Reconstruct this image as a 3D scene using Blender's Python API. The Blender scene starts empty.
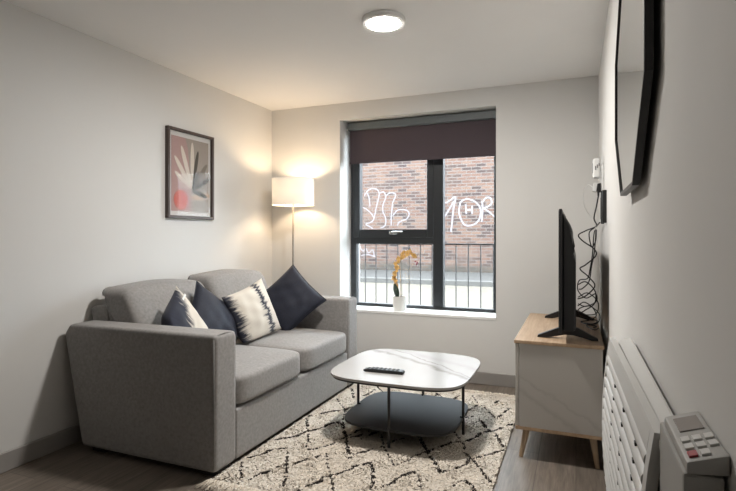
import bpy, bmesh, math, random
import numpy as np
from mathutils import Vector, Matrix
random.seed(7); np.random.seed(7)
S = bpy.context.scene
COL = S.collection
PI = math.pi

# ------------------------------------------------------------------ materials
def lin(c):
    return tuple(((v/12.92) if v <= .04045 else ((v+.055)/1.055)**2.4) for v in c)
def rgb(r, g, b):
    return lin((r/255., g/255., b/255.)) + (1.,)
class NT:
    def __init__(s, name):
        s.m = bpy.data.materials.new(name); s.m.use_nodes = True
        s.t = s.m.node_tree; s.t.nodes.clear()
        s.out = s.n('ShaderNodeOutputMaterial')
    def n(s, typ, **kw):
        nd = s.t.nodes.new(typ)
        for k, v in kw.items():
            if k.startswith('_'): setattr(nd, k[1:], v)
            else: s.set(nd, k, v)
        return nd
    def set(s, nd, k, v):
        k = k.replace('__', ' ')
        sock = nd.inputs[int(k[1:])] if (k[0] == 'i' and k[1:].isdigit()) else nd.inputs[k]
        if isinstance(v, bpy.types.NodeSocket): s.t.links.new(v, sock)
        else: sock.default_value = v
    def math(s, op, a, b=None, c=None):
        nd = s.t.nodes.new('ShaderNodeMath'); nd.operation = op
        for i, v in enumerate((a, b, c)):
            if v is None: continue
            if isinstance(v, bpy.types.NodeSocket): s.t.links.new(v, nd.inputs[i])
            else: nd.inputs[i].default_value = v
        return nd.outputs[0]
    def mix(s, f, a, b):
        nd = s.t.nodes.new('ShaderNodeMix'); nd.data_type = 'RGBA'
        for sock, v in ((nd.inputs[0], f), (nd.inputs[6], a), (nd.inputs[7], b)):
            if isinstance(v, bpy.types.NodeSocket): s.t.links.new(v, sock)
            else: sock.default_value = v
        return nd.outputs[2]
    def ramp(s, f, stops):
        nd = s.t.nodes.new('ShaderNodeValToRGB')
        e = nd.color_ramp.elements
        while len(e) < len(stops): e.new(.5)
        for el, (p, c) in zip(e, stops): el.position = p; el.color = c
        s.t.links.new(f, nd.inputs[0]); return nd.outputs[0]
    def coord(s, kind='Object', scale=(1, 1, 1), rot=(0, 0, 0)):
        tc = s.t.nodes.new('ShaderNodeTexCoord'); mp = s.t.nodes.new('ShaderNodeMapping')
        mp.inputs['Scale'].default_value = scale; mp.inputs['Rotation'].default_value = rot
        s.t.links.new(tc.outputs[kind], mp.inputs[0]); return mp.outputs[0]
    def noise(s, vec, scale, detail=3., rough=.55, dist=0.):
        nd = s.n('ShaderNodeTexNoise', Vector=vec, Scale=scale, Detail=detail, Roughness=rough, Distortion=dist)
        return nd.outputs[0]
    def bump(s, h, strength=.3, dist=.002):
        return s.n('ShaderNodeBump', Height=h, Strength=strength, Distance=dist).outputs[0]
    def bsdf(s, col, rough=.5, metal=0., normal=None, **kw):
        p = s.n('ShaderNodeBsdfPrincipled')
        s.set(p, 'Base Color', col); s.set(p, 'Roughness', rough); s.set(p, 'Metallic', metal)
        if normal is not None: s.set(p, 'Normal', normal)
        for k, v in kw.items(): s.set(p, k, v)
        s.t.links.new(p.outputs[0], s.out.inputs[0]); return p

def plain(name, col, rough=.5, metal=0., var=.04, scale=18., bump=0., **kw):
    t = NT(name); v = t.coord()
    f = t.noise(v, scale, 4)
    d = tuple(max(0, c*(1-var*2)) for c in col[:3])+(1,)
    l = tuple(min(1, c*(1+var*2)) for c in col[:3])+(1,)
    nrm = t.bump(t.noise(v, scale*12, 2), bump, .002) if bump else None
    t.bsdf(t.mix(f, d, l), rough, metal, nrm, **kw); return t.m

def fabric(name, col, rough=.95, scale=230., var=.22, sheen=.15):
    t = NT(name); v = t.coord()
    f1 = t.noise(v, scale, 2); f2 = t.noise(v, 9., 3); f3 = t.noise(v, scale*.28, 3)
    d = tuple(c*(1-var) for c in col[:3])+(1,); l = tuple(c*(1+var) for c in col[:3])+(1,)
    c1 = t.mix(t.math('MULTIPLY_ADD', f3, 1.8, -.4), d, l)
    c2 = t.mix(t.math('MULTIPLY', f2, .25), c1, d)
    h = t.math('ADD', f1, t.math('MULTIPLY', f2, .3))
    p = t.bsdf(c2, rough, 0, t.bump(h, .5, .0015))
    t.set(p, 'Sheen Weight', sheen); t.set(p, 'Sheen Roughness', .5)
    return t.m

M = {}
M['wall'] = plain('wall_paint', (.665, .66, .645, 1), .85, 0, .012, 3., .04)
M['ceiling'] = plain('ceiling_paint', (.87, .865, .855, 1), .9, 0, .01, 3.)
M['trim'] = plain('skirting_paint', (.30, .285, .27, 1), .55, 0, .02, 8.)
M['white'] = plain('white_gloss_paint', (.82, .82, .81, 1), .4, 0, .01, 6.)
M['sill'] = plain('sill_board', (.85, .85, .84, 1), .35, 0, .01, 6.)
M['frame'] = plain('anthracite_frame', (.018, .021, .024, 1), .38, 0, .05, 20.)
M['black'] = plain('black_plastic', (.012, .012, .013, 1), .42, 0, .05, 30.)
M['blackmetal'] = plain('black_metal', (.016, .016, .017, 1), .45, .0, .05, 30.)
M['whiteplastic'] = plain('white_plastic', (.72, .72, .71, 1), .4, 0, .01, 10.)
M['heater'] = plain('heater_enamel', (.60, .60, .585, 1), .42, 0, .015, 10.)
M['heatergrey'] = plain('heater_panel_grey', (.36, .355, .34, 1), .5, 0, .02, 10.)
M['chrome'] = plain('brushed_chrome', (.65, .65, .66, 1), .25, 1., .02, 40.)
M['sofa'] = fabric('sofa_fabric', (.265, .255, .248, 1))
M['sofaseam'] = fabric('sofa_seam', (.185, .18, .175, 1))
M['foot'] = plain('sofa_foot_black', (.012, .011, .01, 1), .6)
M['navy'] = fabric('navy_velvet', (.008, .011, .025, 1), .75, 300., .35, .04)
M['lampmetal'] = plain('lamp_metal', (.22, .20, .18, 1), .4, .8, .03, 30.)
M['blind'] = fabric('blind_fabric', (.066, .050, .058, 1), .9, 700., .08, 0.)
M['blindgrey'] = plain('blind_cassette', (.10, .115, .12, 1), .45)
M['pot'] = plain('white_ceramic', (.72, .72, .70, 1), .35, 0, .03, 60., .25)
M['leaf'] = plain('orchid_leaf', (.03, .055, .035, 1), .4, 0, .2, 20.)
M['stem'] = plain('orchid_stem', (.30, .19, .07, 1), .6, 0, .1, 30.)
M['petal'] = plain('orchid_petal', (.68, .43, .15, 1), .7, 0, .2, 40.)
M['berry'] = plain('orchid_bud', (.30, .03, .06, 1), .6)
M['oak'] = None

def wood(name, c0, c1, axis=1, rough=.5, scale=1.):
    t = NT(name)
    sc = [22*scale]*3; sc[axis] = 1.3*scale
    v = t.coord(scale=tuple(sc))
    f = t.noise(v, 2.2, 6, .6, .6)
    fine = t.noise(v, 9., 4, .6, .2)
    k = t.math('ADD', t.math('MULTIPLY', f, .7), t.math('MULTIPLY', fine, .3))
    col = t.ramp(k, [(.30, c0), (.70, c1)])
    t.bsdf(col, rough, 0, t.bump(fine, .12, .001)); return t.m
M['oak'] = wood('light_oak', (.30, .195, .115, 1), (.50, .36, .24, 1), 1)
M['oakleg'] = wood('oak_leg', (.33, .235, .15, 1), (.46, .345, .23, 1), 2)
M['picframe'] = wood('walnut_frame', (.040, .026, .022, 1), (.095, .066, .056, 1), 2, .45)

def floor_mat():
    t = NT('laminate_planks')
    v = t.coord(rot=(0, 0, PI/2))
    b = t.n('ShaderNodeTexBrick', Vector=v, Scale=1., Mortar__Size=.0022, Bias=0., Brick__Width=1.25, Row__Height=.19)
    b.inputs['Color1'].default_value = (.35, .35, .35, 1); b.inputs['Color2'].default_value = (.75, .75, .75, 1)
    b.inputs['Mortar'].default_value = (0, 0, 0, 1); b.offset = .37
    g = t.coord(scale=(24, 1.6, 1))
    n1 = t.noise(g, 2., 7, .62, 1.2); n2 = t.noise(t.coord(scale=(5, .8, 1)), 2., 3)
    k = t.math('ADD', t.math('MULTIPLY', n1, .7), t.math('MULTIPLY', n2, .3))
    col = t.ramp(k, [(.28, (.075, .062, .052, 1)), (.52, (.165, .138, .114, 1)), (.78, (.26, .22, .185, 1))])
    hsv = t.n('ShaderNodeHueSaturation', Color=col)
    bw = t.n('ShaderNodeRGBToBW'); t.t.links.new(b.outputs[0], bw.inputs[0])
    t.set(hsv, 'Value', t.math('MULTIPLY_ADD', bw.outputs[0], .75, .6))
    t.bsdf(hsv.outputs[0], .42, 0, t.bump(n1, .12, .001)); return t.m
M['floor'] = floor_mat()

def marble(name, base, vein, scale=1., width=.018, rough=.25, rot=(0, 0, .6), seed=0.):
    t = NT(name); tc = t.coord(scale=(scale,)*3, rot=rot)
    off = t.n('ShaderNodeVectorMath', i0=tc, i1=(seed, seed*1.7, seed*.6)); v = off.outputs[0]
    n = t.noise(v, 1.6, 5, .6, .8)
    a = t.math('ABSOLUTE', t.math('SUBTRACT', n, .5))
    m = t.math('SUBTRACT', 1., t.math('MULTIPLY', a, 1/width)); m = t.math('MAXIMUM', m, 0.)
    mask = t.math('GREATER_THAN', t.noise(v, 1.1, 1), .50)
    cloud = t.noise(v, 3., 4)
    c = t.mix(t.math('MULTIPLY', cloud, .35), base, tuple(.82*x for x in base[:3])+(1,))
    c = t.mix(t.math('MULTIPLY', m, t.math('MULTIPLY', mask, .75)), c, vein)
    t.bsdf(c, rough); return t.m
def marble_line(name, base, vein, lines, rough):
    """marble with a few long veins; lines = [(nx, ny, c, width, strength)] in object space"""
    t = NT(name); v = t.coord()
    sep = t.n('ShaderNodeSeparateXYZ', Vector=v)
    w = t.noise(v, 7., 5, .6); w2 = t.noise(v, 2.5, 3)
    c = t.mix(t.math('MULTIPLY', t.noise(v, 5., 4), .35), base, tuple(.86*x for x in base[:3])+(1,))
    for nx, ny, nz, k, wd, st in lines:
        d = t.math('ADD', t.math('MULTIPLY', sep.outputs[0], nx), t.math('MULTIPLY', sep.outputs[1], ny))
        d = t.math('ADD', d, t.math('MULTIPLY', sep.outputs[2], nz))
        d = t.math('SUBTRACT', d, k)
        d = t.math('ADD', d, t.math('MULTIPLY_ADD', w, .10, -.05))
        d = t.math('ADD', d, t.math('MULTIPLY_ADD', w2, .12, -.06))
        m = t.math('MAXIMUM', t.math('SUBTRACT', 1., t.math('DIVIDE', t.math('ABSOLUTE', d), wd)), 0.)
        m = t.math('MULTIPLY', m, t.math('MULTIPLY', st, t.math('MULTIPLY_ADD', w, 1.6, -.1)))
        c = t.mix(t.math('MINIMUM', m, 1.), c, vein)
    t.bsdf(c, rough); return t.m
M['tablemarble'] = marble_line('table_marble', (.43, .42, .41, 1), (.22, .20, .19, 1),
    [(.55, .84, 0, .10, .030, 1.5), (.62, .78, 0, .17, .012, 1.3), (.50, .86, 0, .25, .05, .5)], .22)
M['unitmarble'] = marble_line('unit_marble', (.46, .44, .41, 1), (.22, .185, .17, 1),
    [(.55, 0, .84, .05, .022, .35), (.5, 0, .86, .13, .012, .3)], .3)
M['shelf'] = plain('charcoal_shelf', (.022, .022, .024, 1), .7, 0, .04, 20.)

def tiedye(name, bands, diag=False):
    """cream cotton with spiky navy bands running along v; bands = [(centre_u, half_width, blur)]"""
    t = NT(name)
    uv = t.n('ShaderNodeTexCoord'); sep = t.n('ShaderNodeSeparateXYZ', Vector=uv.outputs['UV'])
    mp = t.n('ShaderNodeMapping', Vector=uv.outputs['UV']); mp.inputs['Scale'].default_value = (3., 22., 1.)
    sp = t.noise(mp.outputs[0], 1., 5, .65, .3)
    big = t.noise(uv.outputs['UV'], 4., 3)
    u0 = t.math('MULTIPLY_ADD', t.math('ADD', sep.outputs[0], sep.outputs[1]), .7, -.15) if diag else sep.outputs[0]
    u = t.math('ADD', u0, t.math('MULTIPLY_ADD', sp, .46, -.23))
    u = t.math('ADD', u, t.math('MULTIPLY_ADD', big, .2, -.1))
    tot = None
    for cu, hw, bl in bands:
        d = t.math('ABSOLUTE', t.math('SUBTRACT', u, cu))
        m = t.math('DIVIDE', t.math('SUBTRACT', hw, d), bl)
        m = t.math('MINIMUM', t.math('MAXIMUM', m, 0.), 1.)
        tot = m if tot is None else t.math('MAXIMUM', tot, m)
    dark = t.mix(sp, (.010, .011, .017, 1), (.022, .028, .055, 1))
    col = t.mix(tot, (.60, .555, .485, 1), dark)
    v = t.coord()
    p = t.bsdf(col, .9, 0, t.bump(t.noise(v, 500., 2), .25, .001)); t.set(p, 'Sheen Weight', .2)
    return t.m

def brick_mat():
    t = NT('old_brick')
    v = t.coord(rot=(PI/2, 0, 0))
    b = t.n('ShaderNodeTexBrick', Vector=v, Scale=1., Mortar__Size=.010, Mortar__Smooth=.2, Bias=-.1, Brick__Width=.235, Row__Height=.078)
    b.inputs['Color1'].default_value = (0, 0, 0, 1); b.inputs['Color2'].default_value = (1, 1, 1, 1)
    b.inputs['Mortar'].default_value = (0, 0, 0, 1)
    bw = t.n('ShaderNodeRGBToBW'); t.t.links.new(b.outputs[0], bw.inputs[0])
    col = t.ramp(bw.outputs[0], [(.0, (0.015, 0.009, 0.010, 1)), (.2, (0.026, 0.015, 0.015, 1)), (.3, (0.058, 0.028, 0.021, 1)), (.62, (0.071, 0.037, 0.027, 1)), (.9, (0.090, 0.054, 0.039, 1))])
    big = t.noise(t.coord(), 1.1, 4)
    col = t.mix(t.math('MULTIPLY_ADD', big, 1.2, -.35), col, (0.095, 0.055, 0.036, 1))
    col = t.mix(b.outputs[1], col, (0.088, 0.073, 0.065, 1))
    sep = t.n('ShaderNodeSeparateXYZ', Vector=t.n('ShaderNodeTexCoord').outputs['Object'])
    g = t.math('ADD', sep.outputs[2], t.math('MULTIPLY_ADD', t.noise(t.coord(), 2.2, 4), -.4, .2))
    moss = t.math('MINIMUM', t.math('MAXIMUM', t.math('MULTIPLY', t.math('SUBTRACT', .24, g), 5.), 0.), .7)
    col = t.mix(moss, col, (0.027, 0.027, 0.021, 1))
    t.bsdf(col, .9, 0, t.bump(bw.outputs[0], .3, .005)); return t.m
M['brick'] = brick_mat()
M['pavement'] = plain('street_pavement', (0.033, 0.030, 0.027, 1), .9, 0, .12, 3., .1)
def cobble():
    t = NT('pale_setts'); v = t.coord()
    vo = t.n('ShaderNodeTexVoronoi', Vector=v, Scale=9.)
    n = t.noise(v, 30., 3)
    c = t.mix(t.math('MULTIPLY', vo.outputs['Distance'], 1.2), (0.084, 0.069, 0.051, 1), (0.039, 0.033, 0.024, 1))
    c = t.mix(t.math('MULTIPLY_ADD', n, 1.6, -.5), c, (0.102, 0.084, 0.061, 1))
    t.bsdf(c, .9); return t.m
M['road'] = cobble()
M['kerb'] = plain('kerb_stone', (0.063, 0.059, 0.054, 1), .85, 0, .04, 6.)
M['paint'] = plain('spray_paint', (0.141, 0.128, 0.135, 1), .8, 0, .03, 10.)
M['rail'] = plain('railing_steel', (0.041, 0.041, 0.043, 1), .5, 0, .05, 30.)

def glass_mat(name, ior=1.45, tint=(.97, .98, .98, 1), k=1.):
    t = NT(name)
    tr = t.n('ShaderNodeBsdfTransparent', Color=tint)
    gl = t.n('ShaderNodeBsdfGlossy', Roughness=.01)
    ge = t.n('ShaderNodeNewGeometry')
    fr = t.n('ShaderNodeFresnel', IOR=t.math('ADD', ior, t.math('MULTIPLY', ge.outputs['Backfacing'], 1/ior-ior)))
    mx = t.n('ShaderNodeMixShader', i0=t.math('MULTIPLY', fr.outputs[0], k), i1=tr.outputs[0], i2=gl.outputs[0])
    t.t.links.new(mx.outputs[0], t.out.inputs[0]); return t.m
M['pane'] = glass_mat('window_glass', 1.45)
M['picglass'] = glass_mat('picture_glass', 1.5, (.98, .98, .98, 1), .12)
M['clearplastic'] = glass_mat('clear_cover', 1.4)
def mirror_mat():
    t = NT('mirror_silver'); t.bsdf((.80, .81, .80, 1), .015, 1.); return t.m
M['mirror'] = mirror_mat()
def emit_mat(name, col, strength):
    t = NT(name); e = t.n('ShaderNodeEmission', Color=col, Strength=strength)
    t.t.links.new(e.outputs[0], t.out.inputs[0]); return t.m
def shade_mat():
    t = NT('lamp_shade_linen'); v = t.coord(); w = t.noise(v, 260., 2)
    c = t.mix(w, (.82, .81, .79, 1), (.90, .89, .87, 1))
    df = t.n('ShaderNodeBsdfDiffuse', Color=c); tl = t.n('ShaderNodeBsdfTranslucent', Color=c)
    mx = t.n('ShaderNodeMixShader', i0=.22, i1=df.outputs[0], i2=tl.outputs[0])
    t.t.links.new(mx.outputs[0], t.out.inputs[0]); return t.m
M['shade'] = shade_mat()

# ------------------------------------------------------------------ helpers
def tag(o, label=None, cat=None, group=None, kind=None):
    if label: o['label'] = label
    if cat: o['category'] = cat
    if group: o['group'] = group
    if kind: o['kind'] = kind
    return o
def empty(name, loc, label, cat, group=None):
    o = bpy.data.objects.new(name, None); COL.objects.link(o); o.location = loc
    o.empty_display_size = .05
    return tag(o, label, cat, group)
def link(name, me, mat, parent=None, loc=(0, 0, 0), smooth=False):
    """loc is in world space; parents are only translated"""
    o = bpy.data.objects.new(name, me); COL.objects.link(o)
    mats = mat if isinstance(mat, (list, tuple)) else [mat]
    for m in mats: me.materials.append(m)
    if smooth:
        for p in me.polygons: p.use_smooth = True
    w = Vector(loc)
    if parent is not None:
        o.parent = parent
        q = parent; off = Vector((0, 0, 0))
        while q is not None: off += q.location; q = q.parent
        w = w - off
    o.location = w
    return o
def new_bm(): return bmesh.new()
def fin(bm, name, mat, parent=None, smooth=False, origin=None, auto=None):
    """vertices are given in world space; origin = where the object's own origin goes"""
    if origin is None:
        cs = [v.co for v in bm.verts]
        lo = Vector([min(c[i] for c in cs) for i in range(3)]); hi = Vector([max(c[i] for c in cs) for i in range(3)])
        origin = Vector(((lo.x+hi.x)/2, (lo.y+hi.y)/2, lo.z))
    origin = Vector(origin)
    bmesh.ops.translate(bm, verts=bm.verts, vec=-origin)
    bmesh.ops.recalc_face_normals(bm, faces=bm.faces)
    me = bpy.data.meshes.new(name); bm.to_mesh(me); bm.free()
    o = link(name, me, mat, parent, origin, smooth)
    if auto is not None:
        for p in me.polygons: p.use_smooth = True
        md = o.modifiers.new('edge', 'EDGE_SPLIT'); md.split_angle = auto
        o.modifiers.new('normals', 'WEIGHTED_NORMAL').weight = 90
    return o
def box(bm, x0, x1, y0, y1, z0, z1, bev=0., seg=2):
    r = bmesh.ops.create_cube(bm, size=1.)
    for v in r['verts']:
        v.co = Vector(((x0+x1)/2+v.co.x*(x1-x0), (y0+y1)/2+v.co.y*(y1-y0), (z0+z1)/2+v.co.z*(z1-z0)))
    if bev:
        es = list({e for v in r['verts'] for e in v.link_edges})
        bmesh.ops.bevel(bm, geom=es, offset=bev, segments=seg, affect='EDGES', profile=.6)
def prism(bm, pts, axis, a0, a1, bev=0., seg=2):
    """polygon pts (2D) extruded along axis ('x','y','z') from a0 to a1"""
    def P(p, a):
        return {'x': (a, p[0], p[1]), 'y': (p[0], a, p[1]), 'z': (p[0], p[1], a)}[axis]
    A = [bm.verts.new(P(p, a0)) for p in pts]; B = [bm.verts.new(P(p, a1)) for p in pts]
    n = len(pts)
    fs = [bm.faces.new(A), bm.faces.new(B[::-1])]
    for i in range(n): fs.append(bm.faces.new((A[i], A[(i+1) % n], B[(i+1) % n], B[i])))
    if bev:
        es = list({e for f in fs for e in f.edges})
        bmesh.ops.bevel(bm, geom=es, offset=bev, segments=seg, affect='EDGES', profile=.6)
def lathe(bm, prof, c, seg=40):
    """prof = [(r, z)] about the vertical through c"""
    rings = []
    for r, z in prof:
        if r < 1e-6: rings.append([bm.verts.new((c[0], c[1], z))])
        else: rings.append([bm.verts.new((c[0]+r*math.cos(2*PI*k/seg), c[1]+r*math.sin(2*PI*k/seg), z)) for k in range(seg)])
    for a, b in zip(rings, rings[1:]):
        for k in range(seg):
            k2 = (k+1) % seg
            if len(a) == 1 and len(b) == 1: continue
            if len(a) == 1: bm.faces.new((a[0], b[k], b[k2]))
            elif len(b) == 1: bm.faces.new((a[k], a[k2], b[0]))
            else: bm.faces.new((a[k], a[k2], b[k2], b[k]))
def tube(bm, pts, r, seg=8, cap=True, flat=None):
    """tube along pts; r = number or list; flat = (vector, factor) squashes it along a direction"""
    pts = [Vector(p) for p in pts]; n = len(pts)
    rs = r if isinstance(r, (list, tuple)) else [r]*n
    rings = []; prev = None
    for i, p in enumerate(pts):
        d = (pts[min(i+1, n-1)]-pts[max(i-1, 0)]).normalized()
        if prev is None:
            u = d.orthogonal().normalized()
        else:
            u = (prev-d*prev.dot(d))
            u = u.normalized() if u.length > 1e-6 else d.orthogonal().normalized()
        prev = u; w = d.cross(u)
        ring = []
        for k in range(seg):
            a = 2*PI*k/seg; o = (u*math.cos(a)+w*math.sin(a))*rs[i]
            if flat: f, s = flat; f = Vector(f); o = o-f*(o.dot(f)*(1-s))
            ring.append(bm.verts.new(p+o))
        rings.append(ring)
    for a, b in zip(rings, rings[1:]):
        for k in range(seg): bm.faces.new((a[k], a[(k+1) % seg], b[(k+1) % seg], b[k]))
    if cap: bm.faces.new(rings[0][::-1]); bm.faces.new(rings[-1])
def spline(pts, n=8):
    """Catmull-Rom through pts"""
    P = [Vector(p) for p in pts]; P = [P[0]*2-P[1]]+P+[P[-1]*2-P[-2]]; out = []
    for i in range(1, len(P)-2):
        for k in range(n):
            t = k/n; a, b, c, d = P[i-1:i+3]
            out.append(.5*((2*b)+(c-a)*t+(2*a-5*b+4*c-d)*t*t+(3*b-a-3*c+d)*t**3))
    out.append(P[-2]); return out
def puff(bm, c, h, n=7., crown=(0, 0, 0), seg=14, warp=None):
    """rounded, crowned cushion block centred on c with half sizes h"""
    r = bmesh.ops.create_cube(bm, size=2.)
    es = list({e for v in r['verts'] for e in v.link_edges})
    bmesh.ops.subdivide_edges(bm, edges=es, cuts=seg, use_grid_fill=True)
    for v in bm.verts:
        p = v.co.copy()
        L = (abs(p.x)**n+abs(p.y)**n+abs(p.z)**n)**(1/n)
        q = Vector((p.x/L, p.y/L, p.z/L))
        f = [(1-q.y*q.y)*(1-q.z*q.z), (1-q.x*q.x)*(1-q.z*q.z), (1-q.x*q.x)*(1-q.y*q.y)]
        w = Vector((q[i]*h[i]+math.copysign(crown[i]*f[i], q[i]) if abs(q[i]) > .3 else q[i]*h[i] for i in range(3)))
        w = w+Vector(c)
        v.co = Vector(warp(w)) if warp else w
def struct(o): o['kind'] = 'structure'; return o

RUGLINES=[[(-1.624,2.281),(-1.579,2.340),(-1.551,2.414),(-1.487,2.467),(-1.384,2.282),(-1.296,2.126),(-1.287,2.082)],
[(-1.471,2.079),(-1.460,2.152),(-1.428,2.182),(-1.413,2.242),(-1.356,2.294),(-1.312,2.398),(-1.312,2.388),(-1.277,2.439),(-1.258,2.481),(-1.200,2.376),(-1.151,2.304),(-1.116,2.249),(-1.075,2.184),(-1.036,2.115)],
[(-1.620,2.224),(-1.565,2.135),(-1.499,2.051)],
[(-1.623,2.543),(-1.576,2.581),(-1.533,2.628),(-1.512,2.698),(-1.500,2.729),(-1.464,2.796),(-1.432,2.877),(-1.414,2.926)],
[(-1.597,2.866),(-1.514,2.736),(-1.443,2.616),(-1.408,2.527),(-1.368,2.489),(-1.333,2.547),(-1.289,2.598),(-1.276,2.661),(-1.255,2.717),(-1.201,2.768),(-1.159,2.855)],
[(-1.200,2.056),(-1.195,2.088),(-1.174,2.136),(-1.142,2.181),(-1.143,2.230),(-1.092,2.293),(-1.060,2.368),(-1.044,2.408),(-1.009,2.444),(-0.994,2.469),(-0.952,2.403),(-0.910,2.300),(-0.895,2.242),(-0.887,2.184)],
[(-1.358,2.907),(-1.283,2.779),(-1.215,2.662),(-1.169,2.570),(-1.122,2.486),(-1.111,2.541),(-1.069,2.590),(-1.046,2.642),(-1.003,2.693),(-0.980,2.781),(-0.935,2.835)],
[(-1.072,2.840),(-1.006,2.702),(-0.932,2.583),(-0.867,2.484),(-0.837,2.515),(-0.813,2.582),(-0.816,2.600),(-0.776,2.688),(-0.728,2.761),(-0.681,2.846),(-0.659,2.901),(-0.601,2.913),(-0.568,2.961),(-0.541,3.057),(-0.516,3.113),(-0.475,3.134),(-0.426,3.233),(-0.383,3.299)],
[(-0.871,2.220),(-0.836,2.266),(-0.817,2.297),(-0.808,2.358),(-0.784,2.402),(-0.803,2.385),(-0.780,2.412),(-0.758,2.465),(-0.710,2.407),(-0.702,2.368),(-0.663,2.298)],
[(-0.825,2.845),(-0.771,2.732),(-0.707,2.635),(-0.628,2.500),(-0.586,2.544),(-0.551,2.594),(-0.529,2.640),(-0.523,2.710)],
[(-0.686,3.061),(-0.585,2.874),(-0.557,2.778),(-0.470,2.655),(-0.406,2.539),(-0.350,2.448)],
[(-0.505,2.718),(-0.479,2.748),(-0.433,2.807),(-0.400,2.852),(-0.354,2.903),(-0.392,2.975),(-0.444,3.109)],
[(-0.574,2.311),(-0.549,2.352),(-0.524,2.433),(-0.501,2.463),(-0.457,2.420),(-0.429,2.363)],
[(-0.559,3.289),(-0.475,3.134)],
[(-1.621,2.913),(-1.542,2.790),(-1.472,2.663),(-1.420,2.578)],
[(-1.628,2.955),(-1.572,3.017),(-1.523,3.097),(-1.468,3.145),(-1.433,3.192)],
[(-1.610,3.347),(-1.523,3.239),(-1.454,3.151),(-1.380,2.967),(-1.301,2.809),(-1.254,2.728)],
[(-1.606,2.572),(-1.536,2.625),(-1.518,2.700),(-1.472,2.765),(-1.441,2.845),(-1.414,2.897)],
[(-1.614,3.622),(-1.506,3.408)],
[(-1.456,3.485),(-1.435,3.552),(-1.438,3.652)],
[(-1.465,3.769),(-1.331,3.595)],
[(-0.965,3.744),(-0.863,3.579),(-0.826,3.655),(-0.798,3.753)],
[(-0.711,3.789),(-0.646,3.642)],
[(-0.671,3.470),(-0.641,3.582)],
[(-0.607,3.596),(-0.556,3.501),(-0.473,3.366),(-0.444,3.547),(-0.423,3.621)],
[(-0.576,3.324),(-0.529,3.216),(-0.475,3.133),(-0.438,3.213),(-0.401,3.277),(-0.357,3.328)],
[(-0.667,3.323),(-0.631,3.361)],
[(-0.570,2.948),(-0.544,3.042),(-0.511,3.106),(-0.476,3.140)],
[(-0.687,3.059),(-0.633,2.957)],
[(-0.542,3.674),(-0.510,3.741)]]
GRAF=[[(-5.16,2.26),(-5.08,2.37),(-4.96,2.44),(-4.82,2.42),(-4.74,2.31),(-4.78,2.10),(-4.84,1.88),(-4.88,1.66)],
[(-5.08,2.33),(-5.02,2.18),(-5.00,1.96)],
[(-4.74,2.31),(-4.62,2.34),(-4.56,2.21),(-4.63,2.02),(-4.64,1.84),(-4.56,1.65),(-4.58,1.47),(-4.70,1.41)],
[(-4.56,2.23),(-4.45,2.31),(-4.31,2.29),(-4.30,2.20),(-4.37,2.05),(-4.39,1.87),(-4.41,1.69),(-4.41,1.47)],
[(-4.37,1.72),(-4.25,1.85),(-4.10,1.88),(-3.96,1.83),(-3.93,1.74),(-4.00,1.63),(-4.17,1.57),(-4.25,1.47)],
[(-5.20,1.96),(-5.04,1.86),(-4.92,1.73),(-4.90,1.62),(-5.00,1.55),(-5.12,1.51),(-4.96,1.42),(-4.92,1.38)],
[(-5.29,0.91),(-5.20,0.80),(-5.12,0.87),(-5.04,0.76),(-4.92,0.84),(-4.88,0.69)],
[(-5.25,0.68),(-5.08,0.72),(-4.84,0.65)],
[(-2.99,2.01),(-2.87,2.08),(-2.74,2.15),(-2.79,1.85),(-2.82,1.55),(-2.85,1.30)],
[(-3.00,1.68),(-2.90,1.85),(-2.77,2.06)],
[(-2.62,2.03),(-2.46,2.10),(-2.25,2.02),(-2.13,1.84),(-2.16,1.60),(-2.31,1.47),(-2.49,1.46),(-2.59,1.58),(-2.65,1.79),(-2.62,2.03)],
[(-2.49,1.97),(-2.47,1.74)],
[(-2.33,1.93),(-2.33,1.74)],
[(-2.48,1.83),(-2.33,1.84)],
[(-2.09,2.04),(-2.08,1.84),(-2.10,1.54)],
[(-2.08,2.02),(-1.99,2.12),(-1.89,2.10),(-1.87,1.98),(-1.96,1.90),(-2.05,1.87),(-1.93,1.78),(-1.80,1.66)]]
LAMP_E, CEIL_E, SKY, EXPOSURE = 235., 550., 16., .07

# ------------------------------------------------------------------ room
XL, XR, YB, YF, H = -2.70, .155, 4.18, -2.4, 2.40
OX0, OX1, OZ0, OZ1, YO = -1.979, -.595, .521, 2.248, 4.64      # window opening, outer wall face
bm = new_bm(); box(bm, XL-.15, XR+.15, YF-.15, YO, -.10, 0)
struct(fin(bm, 'floor', M['floor'], origin=(0, 0, 0)))
bm = new_bm(); box(bm, XL-.15, XR+.15, YF-.15, YO, H, H+.12); struct(fin(bm, 'ceiling', M['ceiling']))
bm = new_bm(); box(bm, XL-.15, XL, YF-.15, YB, 0, H); struct(fin(bm, 'wall_left', M['wall']))
bm = new_bm(); box(bm, XR, XR+.15, YF-.15, YB, 0, H); struct(fin(bm, 'wall_right', M['wall']))
bm = new_bm(); box(bm, XL, XR, YF-.15, YF, 0, H); struct(fin(bm, 'wall_front', M['wall']))
bm = new_bm()
ox = sorted({XL-.15, OX0, OX1, XR+.15}); oz = [0, OZ0, OZ1, H]
for i in range(3):
    for j in range(3):
        if i == 1 and j == 1: continue
        box(bm, ox[i], ox[i+1], YB, YO, oz[j], oz[j+1])
bmesh.ops.remove_doubles(bm, verts=bm.verts, dist=1e-5)
seen = {}
for f in bm.faces: seen.setdefault(frozenset(v.index for v in f.verts), []).append(f)
bm.verts.index_update(); seen = {}
for f in bm.faces: seen.setdefault(frozenset(v.index for v in f.verts), []).append(f)
bmesh.ops.delete(bm, geom=[f for fs in seen.values() if len(fs) > 1 for f in fs], context='FACES_ONLY')
struct(fin(bm, 'wall_back', M['wall']))
SK = .10
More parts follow.
